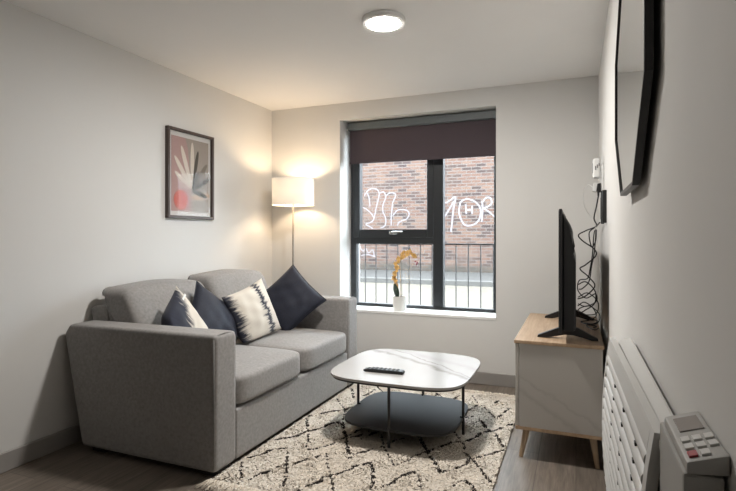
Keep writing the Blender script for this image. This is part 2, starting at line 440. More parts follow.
def skirt(name, x0, x1, y0, y1):
    bm = new_bm(); box(bm, x0, x1, y0, y1, .0, SK, .004, 1); struct(fin(bm, name, M['trim']))
skirt('baseboard_left', XL, XL+.016, YF, YB)
skirt('baseboard_right', XR-.016, XR, YF, YB)
skirt('baseboard_back', XL+.016, XR-.016, YB-.016, YB)

# window: frame set deep in the reveal
win = bpy.data.objects.new('window_1', None); COL.objects.link(win); win.location = ((OX0+OX1)/2, 4.455, OZ0); win['kind'] = 'structure'
FY0, FY1 = 4.42, 4.49
bm = new_bm()
box(bm, OX0, OX0+.056, FY0, FY1, .546, OZ1, .004, 1)
box(bm, OX1-.052, OX1, FY0, FY1, .546, OZ1, .004, 1)
box(bm, OX0+.052, OX1-.052, FY0, FY1, .546, .572, .004, 1)
box(bm, OX0+.052, OX1-.052, FY0, FY1, OZ1-.052, OZ1, .004, 1)
fin(bm, 'outer_frame', M['frame'], win)
bm = new_bm(); box(bm, -1.178, -1.085, FY0-.008, FY1, .572, OZ1-.052, .004, 1); fin(bm, 'mullion', M['frame'], win)
bm = new_bm(); box(bm, OX0+.052, -1.178, FY0, FY1, 1.128, 1.20, .004, 1); fin(bm, 'transom', M['frame'], win)
bm = new_bm()
sx0, sx1, sz0, sz1 = OX0+.035, -1.170, 1.185, OZ1-.06
for a in ((sx0, sx0+.062, sz0, sz1), (sx1-.062, sx1, sz0, sz1), (sx0+.062, sx1-.062, sz0, sz0+.075), (sx0+.062, sx1-.062, sz1-.062, sz1)):
    box(bm, a[0], a[1], FY0-.014, FY1-.01, a[2], a[3], .004, 1)
sash = fin(bm, 'opening_sash', M['frame'], win)
def pane(x0, x1, z0, z1, par):
    bm = new_bm(); box(bm, x0, x1, 4.452, 4.456, z0, z1); return fin(bm, 'pane', M['pane'], par)
pane(sx0+.062, sx1-.062, sz0+.075, sz1-.062, sash)
pane(OX0+.052, -1.178, .572, 1.128, win); pane(-1.085, OX1-.052, .572, OZ1-.052, win)
bm = new_bm()
hx, hz = -1.555, 1.228
box(bm, hx-.030, hx+.045, FY0-.026, FY0-.013, hz-.013, hz+.013, .003, 1)
tube(bm, [(hx-.012, FY0-.02, hz), (hx-.012, FY0-.046, hz), (hx+.01, FY0-.052, hz+.006), (hx+.11, FY0-.050, hz+.010)], [.009, .009, .010, .007], 10)
tag(fin(bm, 'sash_handle', M['chrome'], sash, auto=.6), 'white metal window handle')
bm = new_bm(); box(bm, OX0+.001, OX1-.001, YB-.006, FY0+.03, OZ0+.0005, .546, .004, 2)
o = struct(fin(bm, 'trim_1', M['sill']))

# roller blind
rb = empty('roller_blind', ((OX0+OX1)/2, 4.31, 1.86), 'dark plum roller blind half lowered at the top of the window', 'blind')
bm = new_bm(); box(bm, OX0+.03, OX1-.004, 4.27, 4.345, 2.168, 2.238, .012, 3); fin(bm, 'cassette', M['blindgrey'], rb)
bm = new_bm(); box(bm, OX0+.045, OX1-.012, 4.303, 4.305, 1.884, 2.17); fin(bm, 'blind_fabric', M['blind'], rb)
bm = new_bm(); box(bm, OX0+.045, OX1-.012, 4.298, 4.310, 1.862, 1.886, .004, 2); fin(bm, 'bottom_bar', M['blind'], rb)

# ------------------------------------------------------------------ outside
bm = new_bm(); box(bm, -9.5, 3.0, 12.4, 12.75, .05, 4.0); sw = struct(fin(bm, 'street_wall', M['brick'], origin=(0, 12.4, .3)))
for line in GRAF:
    bm = new_bm()
    pts = spline([(x, 12.397, z) for x, z in line], 5) if len(line) > 2 else [(x, 12.397, z) for x, z in line]
    tube(bm, pts, .021 if line[0][0] > -3.2 else .015, 6, flat=((0, 1, 0), .08))
    fin(bm, 'graffiti', M['paint'], sw)
bm = new_bm(); box(bm, -14, 9, 9.95, 12.4, .1, .32, .0); struct(fin(bm, 'pavement', M['pavement'], origin=(0, 10, 0)))
bm = new_bm(); box(bm, -14, 9, 9.78, 9.95, .1, .335, .012, 2); struct(fin(bm, 'kerb', M['kerb'], origin=(0, 9.8, 0)))
bm = new_bm(); box(bm, -14, 9, YO, 9.78, .1, .24); struct(fin(bm, 'road', M['road'], origin=(0, 7, .0)))

ry = 4.80
rl = empty('guard_railing', (-1.3, ry, .24), 'black metal guard railing of upright bars outside the window', 'railing')
bm = new_bm(); box(bm, -2.35, -.1, ry-.02, ry+.02, 1.115, 1.130, .002, 1); fin(bm, 'top_rail', M['rail'], rl)
bm = new_bm(); box(bm, -2.35, -.1, ry-.015, ry+.015, .30, .315, .002, 1); fin(bm, 'bottom_rail', M['rail'], rl)
for x in (-2.35+.02, -.12):
    bm = new_bm(); box(bm, x-.02, x+.02, ry-.02, ry+.02, .24, 1.115); fin(bm, 'post', M['rail'], rl)
x = -2.22; first = None
while x < -.2:
    if first is None:
        bm = new_bm(); tube(bm, [(x, ry, .315), (x, ry, 1.115)], .0052, 8); first = fin(bm, 'bar', M['rail'], rl); fx = x
    else:
        c = first.copy(); COL.objects.link(c); c.parent = rl; c.location.x = first.location.x+x-fx
    x += .1165

# ------------------------------------------------------------------ sofa
X0, X1, Y0, Y1 = -2.665, -1.63, 2.02, 3.775
AW = .175
sofa = empty('sofa', (-2.1, (Y0+Y1)/2, 0), 'grey two seat fabric sofa against the left wall', 'sofa')
def arm(y0, y1, outer):
    bm = new_bm()
    k = (y0-Y0)*.0
    pts = [(-2.545, .035), (X1, .035), (X1, .712), (-2.640, .706), (-2.683, .650)]
    prism(bm, pts, 'y', y0, y1, .028, 5)
    o = fin(bm, 'armrest', M['sofa'], sofa, auto=.9)
    # piped seam round the front panel and along the top
    yy = y0+.004 if outer < 0 else y1-.004
    yi = y1-.004 if outer < 0 else y0+.004
    s = new_bm()
    tube(s, [(X1-.010, yy, .06), (X1-.010, yy, .69)], .0034, 6)
    tube(s, spline([(X1-.012, yy+.016*outer*-1, .704), (X1-.010, (yy+yi)/2, .712), (X1-.012, yi+.016*outer, .704)], 4), .0034, 6)
    tube(s, [(X1-.010, yi, .06), (X1-.010, yi, .69)], .0034, 6)
    fin(s, 'piping', M['sofaseam'], o, smooth=True)
arm(Y0, Y0+AW, -1); arm(Y1-AW, Y1, 1)
ya, yb = Y0+AW+.001, Y1-AW-.001
bm = new_bm(); box(bm, -2.50, X1-.007, ya, yb, .035, .298, .014, 3); fin(bm, 'base', M['sofa'], sofa, auto=.9)
bm = new_bm()
prism(bm, [(-2.55, .035), (-2.50, .035), (-2.50, .46), (-2.555, .765), (-2.60, .785), (-2.655, .785), (-2.684, .765)], 'y', ya, yb, .012, 3)
fin(bm, 'backrest', M['sofa'], sofa, auto=.9)
ym = 2.897
for y0, y1 in ((ya+.001, ym-.003), (ym+.003, yb-.001)):
    bm = new_bm()
    puff(bm, ((-2.30+X1+.012)/2-.0, (y0+y1)/2, .385), ((X1+.012+2.30)/2, (y1-y0)/2, .082), 9., (.0, 0, .020), 16)
    o = fin(bm, 'seat_cushion', M['sofa'], sofa, smooth=True)
    bm = new_bm()
    yc, hy = (y0+y1)/2, (y1-y0)/2
    def wf(w, yc=yc, hy=hy, near=(y0 < 2.5)):
        k = (w.z-.47)/.44
        x = w.x-.21*k*(1 if w.x > -2.4 else .55)-(.018 if near else 0)*max(0, k)
        z = w.z+(-.004 if near else .022)*max(0, k)+.006*math.sin((w.y-yc)/hy*3.1+1)*k
        return (max(x, -2.497-.125*max(0, (w.z-.46)/.30)) if w.z < .79 else x, w.y, z)
    puff(bm, (-2.345, yc, .69), (.150, hy-.004, .212), 10., (.030, 0, .006), 18, wf)
    fin(bm, 'back_cushion', M['sofa'], sofa, smooth=True)
for x in (-2.46, -1.70):
    for y in (Y0+.09, Y1-.09):
        bm = new_bm(); box(bm, x-.05, x+.05, y-.05, y+.05, 0, .035, .006, 1); fin(bm, 'foot', M['foot'], sofa)
bm = new_bm(); box(bm, -2.5, -1.665, Y0+.03, Y1-.03, .022, .036); fin(bm, 'base_lining', M['foot'], sofa)

# ------------------------------------------------------------------ cushions
def pillow(name, mat, label, c, right, up, side, thick, floor_z=.470, ymin=None, ymax=None, n=22, wr=1.):
    c = Vector(c); right = Vector(right).normalized(); up = Vector(up); up = (up-right*up.dot(right)).normalized(); nrm = right.cross(up)
    bm = new_bm(); uvl = bm.loops.layers.uv.new('UVMap')
    grid = {}
    for s in (1, -1):
        for i in range(n+1):
            for j in range(n+1):
                u, v = 2*i/n-1, 2*j/n-1
                edge = abs(u) > .999 or abs(v) > .999
                if edge and s == -1: grid[s, i, j] = grid[1, i, j]; continue
                # concave sides and pointed corners
                uu = u*(1-.075*(1-v*v)); vv = v*(1-.075*(1-u*u))
                t = ((1-u**2)*(1-v**2))**.42*thick*.5
                wrk = wr*.006*(math.sin(9*u+5*v+s)*math.sin(6*v-3*u)+.6*math.sin(17*u*v+7*v+2*s))*(1-u*u)*(1-v*v)
                p = c+right*uu*side/2+up*vv*side/2+nrm*s*(t+wrk)
                zmin = floor_z
                if p.z < zmin+.05: p.z = zmin+.05*math.exp((p.z-zmin-.05)/.05)
                if ymin is not None and p.y < ymin+.03: p.y = ymin+.03*math.exp((p.y-ymin-.03)/.03)
                if ymax is not None and p.y > ymax-.03: p.y = ymax-.03*math.exp(-(p.y-ymax+.03)/.03)
                grid[s, i, j] = bm.verts.new(p)
    for s in (1, -1):
        for i in range(n):
            for j in range(n):
                q = [(i, j), (i+1, j), (i+1, j+1), (i, j+1)]
                if s < 0: q = q[::-1]
                vs = [grid[s, a, b] for a, b in q]
                try: f = bm.faces.new(vs)
                except ValueError: continue
                for l, (a, b) in zip(f.loops, q): l[uvl].uv = (a/n, b/n)
    per = [(i, 0) for i in range(n)]+[(n, j) for j in range(n)]+[(n-i, n) for i in range(n)]+[(0, n-j) for j in range(n)]
    rim = [grid[1, i, j].co.copy() for i, j in per]
    o = fin(bm, name, mat, None, smooth=True)
    tag(o, label, 'cushion', 'throw cushions on the sofa')
    if mat is M['navy']: s = new_bm(); tube(s, rim+[rim[0]], .0035, 6); fin(s, 'piping', mat, o, smooth=True)
    return o
def dirs(ang, lean, yaw):
    """in-plane turn (deg, counter-clockwise seen from the front), backward lean and yaw of a cushion that faces +x"""
    n = Vector((1, 0, 0)); r = Vector((0, 1, 0)); u = Vector((0, 0, 1))
    R1 = Matrix.Rotation(math.radians(-lean), 3, 'Y'); R2 = Matrix.Rotation(math.radians(yaw), 3, 'Z')
    r, u = R2 @ (R1 @ r), R2 @ (R1 @ u)
    a = math.radians(ang)
    return r*math.cos(a)+u*math.sin(a), u*math.cos(a)-r*math.sin(a)
M['td1'] = tiedye('tie_dye_half', [(.05, .53, .10)], True)
M['td2'] = tiedye('tie_dye_bands', [(-.08, .26, .12), (.71, .10, .07)])
r, u = dirs(-56, 17, 10)
p1 = pillow('throw_cushion', M['td1'], 'dark and cream dyed cushion behind the near sofa arm, first from the left', (-2.12, 2.350, .638), r, u, .40, .13, ymin=2.205)
bm = new_bm(); cc = Vector((-2.12, 2.350, .638)); nn = r.cross(u)
tp = cc-r*.150+u*.118+nn*.036
vs = [bm.verts.new(tp+r*a+u*b+nn*d) for d in (0, .003) for a, b in ((0, 0), (.014, 0), (.014, .05), (0, .05))]
for q in ((0, 1, 2, 3), (7, 6, 5, 4), (0, 4, 5, 1), (1, 5, 6, 2), (2, 6, 7, 3), (3, 7, 4, 0)): bm.faces.new([vs[k] for k in q])
tag(fin(bm, 'care_tag', M['whiteplastic'], p1), 'white care tag')
r, u = dirs(-39, 22, 0)
pillow('throw_cushion', M['navy'], 'plain navy cushion between the two dyed cushions, second from the left', (-2.185, 2.70, .620), r, u, .435, .13)
r, u = dirs(15, 15, -12)
pillow('throw_cushion', M['td2'], 'cream cushion with navy dyed bands, in the middle of the sofa', (-2.11, 3.025, .650), r, u, .405, .14)
d1 = Vector((-.06, .20, .456)).normalized(); d2 = Vector((.26, .04, -.05)); d2 = (d2-d1*d2.dot(d1)).normalized()
pillow('throw_cushion', M['navy'], 'navy cushion stood on one corner against the far sofa arm', (-2.070, 3.450, .700), d2+d1, d1-d2, .42, .12, ymax=3.597)

# ------------------------------------------------------------------ coffee table
TC = (-.970, 3.040)
def squircle(h, n, k=72):
    out = []
    for i in range(k):
        a = 2*PI*i/k; c, s = math.cos(a), math.sin(a)
        out.append((TC[0]+h*math.copysign(abs(c)**(2/n), c), TC[1]+h*math.copysign(abs(s)**(2/n), s)))
    return out
ct = empty('coffee_table', (TC[0], TC[1], .012), 'square coffee table with rounded corners and a pale marble top on the rug', 'table')
bm = new_bm(); prism(bm, squircle(.414, 4.3), 'z', .379, .392, .003, 2); fin(bm, 'tabletop', M['tablemarble'], ct, auto=.6, origin=(TC[0], TC[1], .38))
bm = new_bm(); prism(bm, squircle(.405, 4.3), 'z', .367, .379, .002, 1); tag(fin(bm, 'top_frame', M['blackmetal'], ct, auto=.6), 'black metal rim')
bm = new_bm(); prism(bm, squircle(.345, 4.0), 'z', .098, .112, .003, 2); tag(fin(bm, 'shelf', M['shelf'], ct, auto=.6), 'charcoal lower shelf')
for dx, dy in ((-.338, 0), (.345, 0), (0, -.352), (0, .338)):
    bm = new_bm(); x, y = TC[0]+dx, TC[1]+dy
    tube(bm, [(x, y, .013), (x, y, .367)], .0085, 12)
    box(bm, x-.006-(.012 if dx > 0 else 0)+(0 if dx >= 0 else .0), x+.006+(.012 if dx < 0 else 0), y-.006-(.012 if dy > 0 else 0), y+.006+(.012 if dy < 0 else 0), .112, .122)
    tag(fin(bm, 'leg', M['blackmetal'], ct, auto=.6))

rc = empty('remote_control', (-1.052, 2.835, .392), 'black remote control lying on the marble coffee table', 'remote')
rot = Matrix.Translation((-1.052, 2.835, 0)) @ Matrix.Rotation(math.radians(3), 4, 'Z')
def turned(bm): bmesh.ops.transform(bm, matrix=rot, verts=bm.verts)
bm = new_bm(); prism(bm, [(-.115, .3925), (.115, .3925), (.122, .398), (.115, .412), (-.06, .413), (-.124, .405), (-.124, .398)], 'y', -.024, .024, .003, 2); turned(bm); fin(bm, 'body', M['black'], rc, auto=.7)
M['rubber'] = plain('grey_rubber_keys', (.05, .05, .052, 1), .6)
bt = None
for i in range(8):
    for j in (-1, 0, 1):
        x, y = -.095+i*.0255, j*.0135
        z = .4055+(.0075 if x > -.06 else (x+.124)/.064*.0075)
        bm = new_bm(); box(bm, x-.007, x+.007, y-.0042, y+.0042, z-.001, z+.0025, .001, 1); turned(bm); fin(bm, 'button', M['rubber'], rc)

# ------------------------------------------------------------------ rug
RX0, RX1, RY0, RY1 = -1.648, -.365, 2.02, 3.875
M['rugbase'] = plain('rug_wool_backing', (.66, .61, .53, 1), 1., 0, .05, 30., .3)
M['wool'] = plain('rug_cream_wool', (.68, .61, .52, 1), 1., 0, .07, 25.)
M['woolpale'] = plain('rug_pale_wool', (.75, .69, .61, 1), 1., 0, .06, 25.)
M['wooldark'] = plain('rug_dark_wool', (.022, .017, .015, 1), 1., 0, .1, 30.)
rug = empty('rug', ((RX0+RX1)/2, (RY0+RY1)/2, 0), 'shaggy cream rug with dark broken diamond lines under the coffee table', 'rug')
bm = new_bm(); box(bm, RX0, RX1, RY0, RY1, .0005, .012, .004, 2); fin(bm, 'backing', M['rugbase'], rug)
lines = [list(l) for l in RUGLINES]
lines += [[(-1.16, 2.75), (-1.10, 2.90), (-1.05, 3.02), (-.99, 3.14), (-.93, 3.02), (-.83, 2.85)], [(-1.25, 2.73), (-1.22, 2.9), (-1.15, 3.05), (-1.08, 3.22), (-1.17, 3.42), (-1.30, 3.60)],
          [(-.99, 3.14), (-.90, 3.3), (-.86, 3.45), (-.87, 3.58)], [(-.69, 3.06), (-.78, 3.2), (-.86, 3.45)], [(-1.08, 3.22), (-1.0, 3.42), (-.96, 3.74)],
          [(-1.44, 3.19), (-1.36, 3.32), (-1.28, 3.42), (-1.17, 3.42)], [(-1.42, 2.92), (-1.36, 2.91), (-1.25, 2.73)],
          [(-1.037, 2.115), (-1.01, 2.0)], [(-.887, 2.184), (-.86, 2.05), (-.80, 2.0)], [(-.66, 2.30), (-.62, 2.15), (-.55, 2.02)], [(-.43, 2.36), (-.40, 2.22)], [(-.574, 2.311), (-.66, 2.18), (-.75, 2.06)], [(-1.2, 2.056), (-1.22, 2.0)]]
segs = np.array([(a[0], a[1], b[0], b[1]) for l in lines for a, b in zip(l, l[1:])])
def pile(N):
    px = np.random.uniform(RX0+.003, RX1-.003, N); py = np.random.uniform(RY0+.003, RY1-.003, N)
    d = np.full(N, 9.)
    for x0, y0, x1, y1 in segs:
        vx, vy = x1-x0, y1-y0; L = vx*vx+vy*vy+1e-9
        t = np.clip(((px-x0)*vx+(py-y0)*vy)/L, 0, 1)
        d = np.minimum(d, np.hypot(px-x0-t*vx, py-y0-t*vy))
    wob = .004*np.sin(px*61+py*37)+.003*np.sin(px*113-py*97)
    dash = np.sin(px*83+py*29+1.3*np.sin(py*41))+np.sin(py*71-px*47)
    dark = (d+wob < .0068) & (dash > -1.05)
    h = np.random.uniform(.0048, .0068, N); h = np.where(dark, .0085, h)
    az = np.random.uniform(0, 2*PI, N); lean = np.random.uniform(.2, 1.2, N)*h*np.where(dark, .4, 2.2)
    lump = .0025*np.sin(px*23)*np.sin(py*19)
    w = np.where(dark, .0035, np.random.uniform(.0035, .0065, N)); o = az+PI/2+np.random.uniform(-.5, .5, N)
    bx_, by_ = np.cos(o)*w, np.sin(o)*w
    z0 = np.full(N, .0105)
    tx, ty = px+np.cos(az)*lean, py+np.sin(az)*lean
    sg_ = np.where(np.cos(az)*by_-np.sin(az)*bx_ < 0, 1., -1.); bx_, by_ = bx_*sg_, by_*sg_
    V = np.empty((N, 4, 3))
    V[:, 0] = np.stack([px-bx_, py-by_, z0], 1); V[:, 1] = np.stack([px+bx_, py+by_, z0], 1)
    V[:, 2] = np.stack([tx+bx_*.7, ty+by_*.7, z0+h+lump], 1); V[:, 3] = np.stack([tx-bx_*.7, ty-by_*.7, z0+h+lump], 1)
    me = bpy.data.meshes.new('pile')
    org = np.array(rug.location)
    me.from_pydata((V.reshape(-1, 3)-org).tolist(), [], [(4*i, 4*i+1, 4*i+2, 4*i+3) for i in range(N)])
    mi = np.where(dark, 2, np.where(np.random.rand(N) < .45, 1, 0)).astype(np.int32)
    o = link('pile', me, [M['wool'], M['woolpale'], M['wooldark']], rug, tuple(rug.location))
    me.polygons.foreach_set('material_index', mi)
    for p in me.polygons: p.use_smooth = True
    nn = np.random.normal(0, .22, (N, 3)); nn[:, 2] = 1.; nn /= np.linalg.norm(nn, axis=1)[:, None]
    me.normals_split_custom_set_from_vertices(np.repeat(nn, 4, 0).tolist())
    tag(o, kind='stuff'); return o
pile(110000)
for yy, sg, nm in ((RY0, -1, 900), (RY1, 1, 520)):
    bm = new_bm()
    for k in range(nm):
        x = RX0+.004+(RX1-RX0-.008)*random.random(); L = random.uniform(.045, .095) if sg < 0 else random.uniform(.03, .06); a = random.uniform(-.7, .7)
        pts = [(x, yy, .010), (x+.3*L*a, yy+sg*L*.45, random.uniform(.012, .026)), (x+L*a, yy+sg*L, .0045)]
        tube(bm, pts, [.0040, .0046, .0026], 4)
    tag(fin(bm, 'fringe', M['wool'], rug, smooth=True), kind='stuff')

# ------------------------------------------------------------------ media unit and television
UX0, UX1, UY0, UY1 = -.31, .133, 2.845, 3.885
mu = empty('media_unit', ((UX0+UX1)/2, (UY0+UY1)/2, 0), 'low oak and marble effect television unit on tapered legs by the right wall', 'cabinet')
bm = new_bm(); box(bm, UX0, UX1, UY0, UY1, .622, .640, .003, 2); fin(bm, 'top', M['oak'], mu)
bm = new_bm(); box(bm, UX0+.006, UX1-.004, UY0+.008, UY1-.008, .158, .176, .003, 2); fin(bm, 'bottom_board', M['oak'], mu)
for y in (UY0+.008, UY1-.026):
    bm = new_bm(); box(bm, UX0+.026, UX1-.006, y, y+.018, .176, .622, .002, 1); fin(bm, 'end_panel', M['unitmarble'], mu)
bm = new_bm(); box(bm, UX1-.016, UX1-.008, UY0+.026, UY1-.026, .176, .622); fin(bm, 'back_panel', M['oak'], mu)
dw = (UY1-UY0-.016)/3
for k in range(3):
    bm = new_bm(); box(bm, UX0+.006, UX0+.024, UY0+.008+k*dw+.0015, UY0+.008+(k+1)*dw-.0015, .178, .620, .002, 1); fin(bm, 'door', M['unitmarble'], mu)
for x, fx in ((UX0+.062, -.030), (UX1-.052, .022)):
    for y, fy in ((UY0+.07, -.030), (UY1-.07, .030)):
        bm = new_bm(); tube(bm, [(x+fx, y+fy, 0), (x, y, .158)], [.011, .019], 16); fin(bm, 'leg', M['oakleg'], mu, auto=.7)

tv = empty('television', (-.04, 3.34, .64), 'black flat television seen edge on, standing on the oak unit', 'television')
TY0, TY1 = 2.80, 3.88
M['screen'] = plain('tv_screen', (.006, .006, .007, 1), .12)
bm = new_bm(); box(bm, -.082, -.066, TY0, TY1, .70, 1.34, .004, 2); pn = fin(bm, 'panel', M['black'], tv)
bm = new_bm(); box(bm, -.0835, -.0818, TY0+.008, TY1-.008, .716, 1.332); fin(bm, 'screen', M['screen'], tv)
bm = new_bm(); prism(bm, [(-.066, .705), (-.010, .705), (.000, .72), (.000, 1.06), (-.006, 1.10), (-.018, 1.125), (-.018, 1.225), (-.028, 1.262), (-.066, 1.325)], 'y', TY0+.03, TY1-.03, .012, 3)
fin(bm, 'rear_housing', M['black'], tv, auto=.7)
for yc in (2.985, 3.70):
    bm = new_bm()
    prism(bm, [(-.200, .6405), (-.150, .6405), (-.055, .668), (-.020, .668), (.075, .6405), (.110, .6405), (.110, .650), (.01, .704), (-.08, .704), (-.195, .654)], 'y', yc-.016, yc+.016, .004, 2)
    fin(bm, 'foot', M['black'], tv, auto=.7)

# ------------------------------------------------------------------ sockets and cables on the right wall
def socket(zc, label):
    t = empty('wall_socket', (XR, 3.42, zc), label, 'socket', 'wall sockets')
    bm = new_bm(); box(bm, XR-.012, XR, 3.347, 3.493, zc-.043, zc+.043, .004, 2); fin(bm, 'faceplate', M['whiteplastic'], t)
    for y in (3.362, 3.455):
        bm = new_bm(); box(bm, XR-.016, XR-.0115, y, y+.022, zc+.016, zc+.034, .001, 1); fin(bm, 'switch', M['whiteplastic'], t)
socket(1.585, 'upper white double socket on the right wall, holding the white adapter')
socket(1.495, 'lower white double socket on the right wall, holding the black plug')
ad = empty('plug_in_adapter', (XR-.045, 3.42, 1.57), 'white plug-in adapter in the upper wall socket behind the television', 'adapter')
bm = new_bm(); box(bm, XR-.060, XR-.0165, 3.385, 3.445, 1.552, 1.672, .014, 3); ab = fin(bm, 'case', M['whiteplastic'], ad, auto=.7)
M['greyplastic'] = plain('grey_plastic', (.16, .16, .165, 1), .5)
for k in range(3):
    bm = new_bm(); box(bm, XR-.048+k*.010, XR-.042+k*.010, 3.3835, 3.386, 1.60+k*.012, 1.625+k*.008); fin(bm, 'vent', M['greyplastic'], ad)
bm = new_bm(); box(bm, XR-.062, XR-.0595, 3.40, 3.43, 1.585, 1.645, .001, 1); fin(bm, 'port_panel', M['greyplastic'], ad)
pw = empty('power_plug', (XR-.03, 3.375, 1.47), 'black plug in the lower wall socket, feeding the television cable', 'plug', 'plugs in the wall sockets')
bm = new_bm(); prism(bm, [(XR-.042, 1.47), (XR-.0165, 1.462), (XR-.0165, 1.518), (XR-.036, 1.515)], 'y', 3.355, 3.400, .004, 2); fin(bm, 'body', M['black'], pw, auto=.7)
bm = new_bm(); tube(bm, [(XR-.030, 3.377, 1.466), (XR-.030, 3.377, 1.44)], [.007, .005], 10); fin(bm, 'strain_relief', M['black'], pw, smooth=True)
pw2 = empty('power_plug', (XR-.03, 3.46, 1.47), 'white plug in the lower wall socket, with the thin white cable', 'plug', 'plugs in the wall sockets')
bm = new_bm(); prism(bm, [(XR-.060, 1.475), (XR-.0165, 1.470), (XR-.0165, 1.525), (XR-.054, 1.528)], 'y', 3.437, 3.482, .006, 2); fin(bm, 'body', M['whiteplastic'], pw2, auto=.7)
for y, w, lab in ((3.34, .018, 'far black cable strip on the right wall below the sockets'), (3.08, .022, 'near black cable strip on the right wall below the sockets')):
    t = empty('cable_trunking', (XR, y, 1.27), lab, 'cable trunking', 'cable strips on the right wall')
    bm = new_bm(); box(bm, XR-w, XR, y-.02, y+.02, 1.272, 1.468 if y > 3.2 else 1.452, .004, 2); fin(bm, 'cover', M['black'], t)
    bm = new_bm(); box(bm, XR-w-.002, XR-w+.002, y-.013, y+.013, 1.30, 1.43, .001, 1); fin(bm, 'lid', M['blackmetal'], t)
def cable(pts, r, mat, label):
    bm = new_bm(); tube(bm, spline(pts, 8), r, 7); tag(fin(bm, 'power_cable', mat, smooth=True), label, 'cable', 'cables behind the television')
cable([(XR-.056, 3.455, 1.50), (.070, 3.48, 1.52), (.045, 3.52, 1.48), (.048, 3.56, 1.40), (.085, 3.60, 1.33), (.118, 3.62, 1.27), (.100, 3.62, 1.22)], .0022, M['whiteplastic'], 'thin white cable arching from the wall socket')
cable([(XR-.030, 3.377, 1.44), (.115, 3.40, 1.38), (.105, 3.50, 1.31), (.122, 3.62, 1.265), (.060, 3.64, 1.235), (.015, 3.66, 1.205), (.045, 3.67, 1.165), (.110, 3.66, 1.115), (.120, 3.66, 1.07), (.060, 3.67, 1.01), (.025, 3.69, .98), (.075, 3.70, .93), (.115, 3.69, .87), (.06, 3.70, .80), (.01, 3.68, .78)], .0042, M['black'], 'black cable winding down from the plug in one long spiral')
cable([(XR-.024, 3.33, 1.28), (.125, 3.45, 1.27), (.118, 3.63, 1.258), (.080, 3.65, 1.22), (.095, 3.66, 1.13), (.120, 3.67, 1.17), (.122, 3.66, 1.24), (.112, 3.66, 1.10), (.095, 3.67, 1.00), (.080, 3.68, .90), (.040, 3.69, .85), (.018, 3.68, .845)], .0038, M['black'], 'black cable with a tight loop under the far trunking strip')
cable([(.118, 3.655, 1.262), (.108, 3.655, 1.20), (.100, 3.655, 1.08), (.085, 3.655, .98), (.07, 3.66, .92), (.02, 3.66, .905), (.012, 3.665, .84), (.06, 3.665, .79), (.118, 3.665, .82), (.122, 3.665, .77), (.06, 3.665, .735), (.012, 3.665, .75)], .0036, M['black'], 'black cable hanging straight, then curled behind the television')
cable([(.010, 3.62, .88), (.06, 3.62, .90), (.115, 3.625, .84), (.11, 3.625, .76), (.05, 3.63, .71), (.02, 3.64, .68), (.08, 3.60, .665), (.125, 3.56, .66), (.10, 3.50, .648), (.05, 3.53, .6445)], .0038, M['black'], 'black cable looping from the television down to the unit top')
cable([(.010, 3.55, .75), (.05, 3.555, .775), (.10, 3.555, .74), (.118, 3.55, .69), (.075, 3.56, .66), (.03, 3.58, .6455), (.06, 3.50, .6445), (.115, 3.44, .6445), (.10, 3.38, .6445)], .0034, M['black'], 'black cable curled flat on the oak top behind the television')

cable([(.012, 3.60, .80), (.07, 3.605, .83), (.130, 3.60, .775), (.120, 3.60, .70), (.04, 3.605, .69), (.015, 3.61, .72), (.08, 3.61, .745), (.138, 3.58, .70), (.125, 3.52, .652), (.06, 3.45, .6450), (.10, 3.30, .6450), (.125, 3.36, .6450)], .0034, M['black'], 'black cable with wide low coils trailing onto the oak top')

# ------------------------------------------------------------------ octagonal mirror
mc = Vector((.125, 1.555, 1.660)); MX0, MX1 = .125, .142
OCT = [(1.967, 1.528), (1.967, 1.792), (1.733, 1.998), (1.377, 1.998), (1.143, 1.792), (1.143, 1.528), (1.377, 1.322), (1.733, 1.322)]
def octo(d): return [(mc.y+(y-mc.y)*(1-d/.412), mc.z+(z-mc.z)*(1-d/.338)) for y, z in OCT]
mm = empty('wall_mirror', (.14, mc.y, 1.322), 'octagonal mirror in a slim black frame on the right wall', 'mirror')
bm = new_bm(); A, B = octo(0), octo(.009)
rings = [[bm.verts.new((x, p[0], p[1])) for p in q] for x, q in ((MX1, A), (MX0, A), (MX0, B), (MX0+.005, B), (MX1, B))]
for a, c in zip(rings, rings[1:]+rings[:1]):
    for k in range(8): bm.faces.new((a[k], a[(k+1) % 8], c[(k+1) % 8], c[k]))
fin(bm, 'frame', M['black'], mm)
bm = new_bm(); prism(bm, octo(.0095), 'x', MX0+.004, MX1-.002); fin(bm, 'glass', M['mirror'], mm)
bm = new_bm(); box(bm, MX1-.003, XR, 1.40, 1.71, 1.75, 1.79); fin(bm, 'hanging_rail', M['black'], mm)

# ------------------------------------------------------------------ panel heater
hy0, hy1, hz0, hz1 = .85, 1.60, .43, .912
ht = empty('panel_heater', (.13, 1.2, hz0), 'white electric panel heater with a louvred front on the right wall', 'heater')
bm = new_bm(); box(bm, .124, .150, hy0-.02, hy1+.05, hz0+.02, .880, .006, 2); fin(bm, 'casing', M['heatergrey'], ht)
bm = new_bm(); box(bm, .149, XR-.001, hy0+.05, hy1-.05, hz0+.08, .80); fin(bm, 'wall_bracket', M['heatergrey'], ht)
bm = new_bm(); prism(bm, [(.112, .888), (.112, .904), (.143, .914), (.146, .912), (.146, .888)], 'y', hy0-.012, hy1+.01, .002, 1); fin(bm, 'top_cover', M['heater'], ht)
def px_(z, y):                                                    # bowed front profile, hung a touch out of parallel
    k = (z-(hz0+hz1)/2)/((hz1-hz0)/2); return .088-.020*(1-k*k)+(1.60-y)/.75*.018
zt, zb = .872, .480
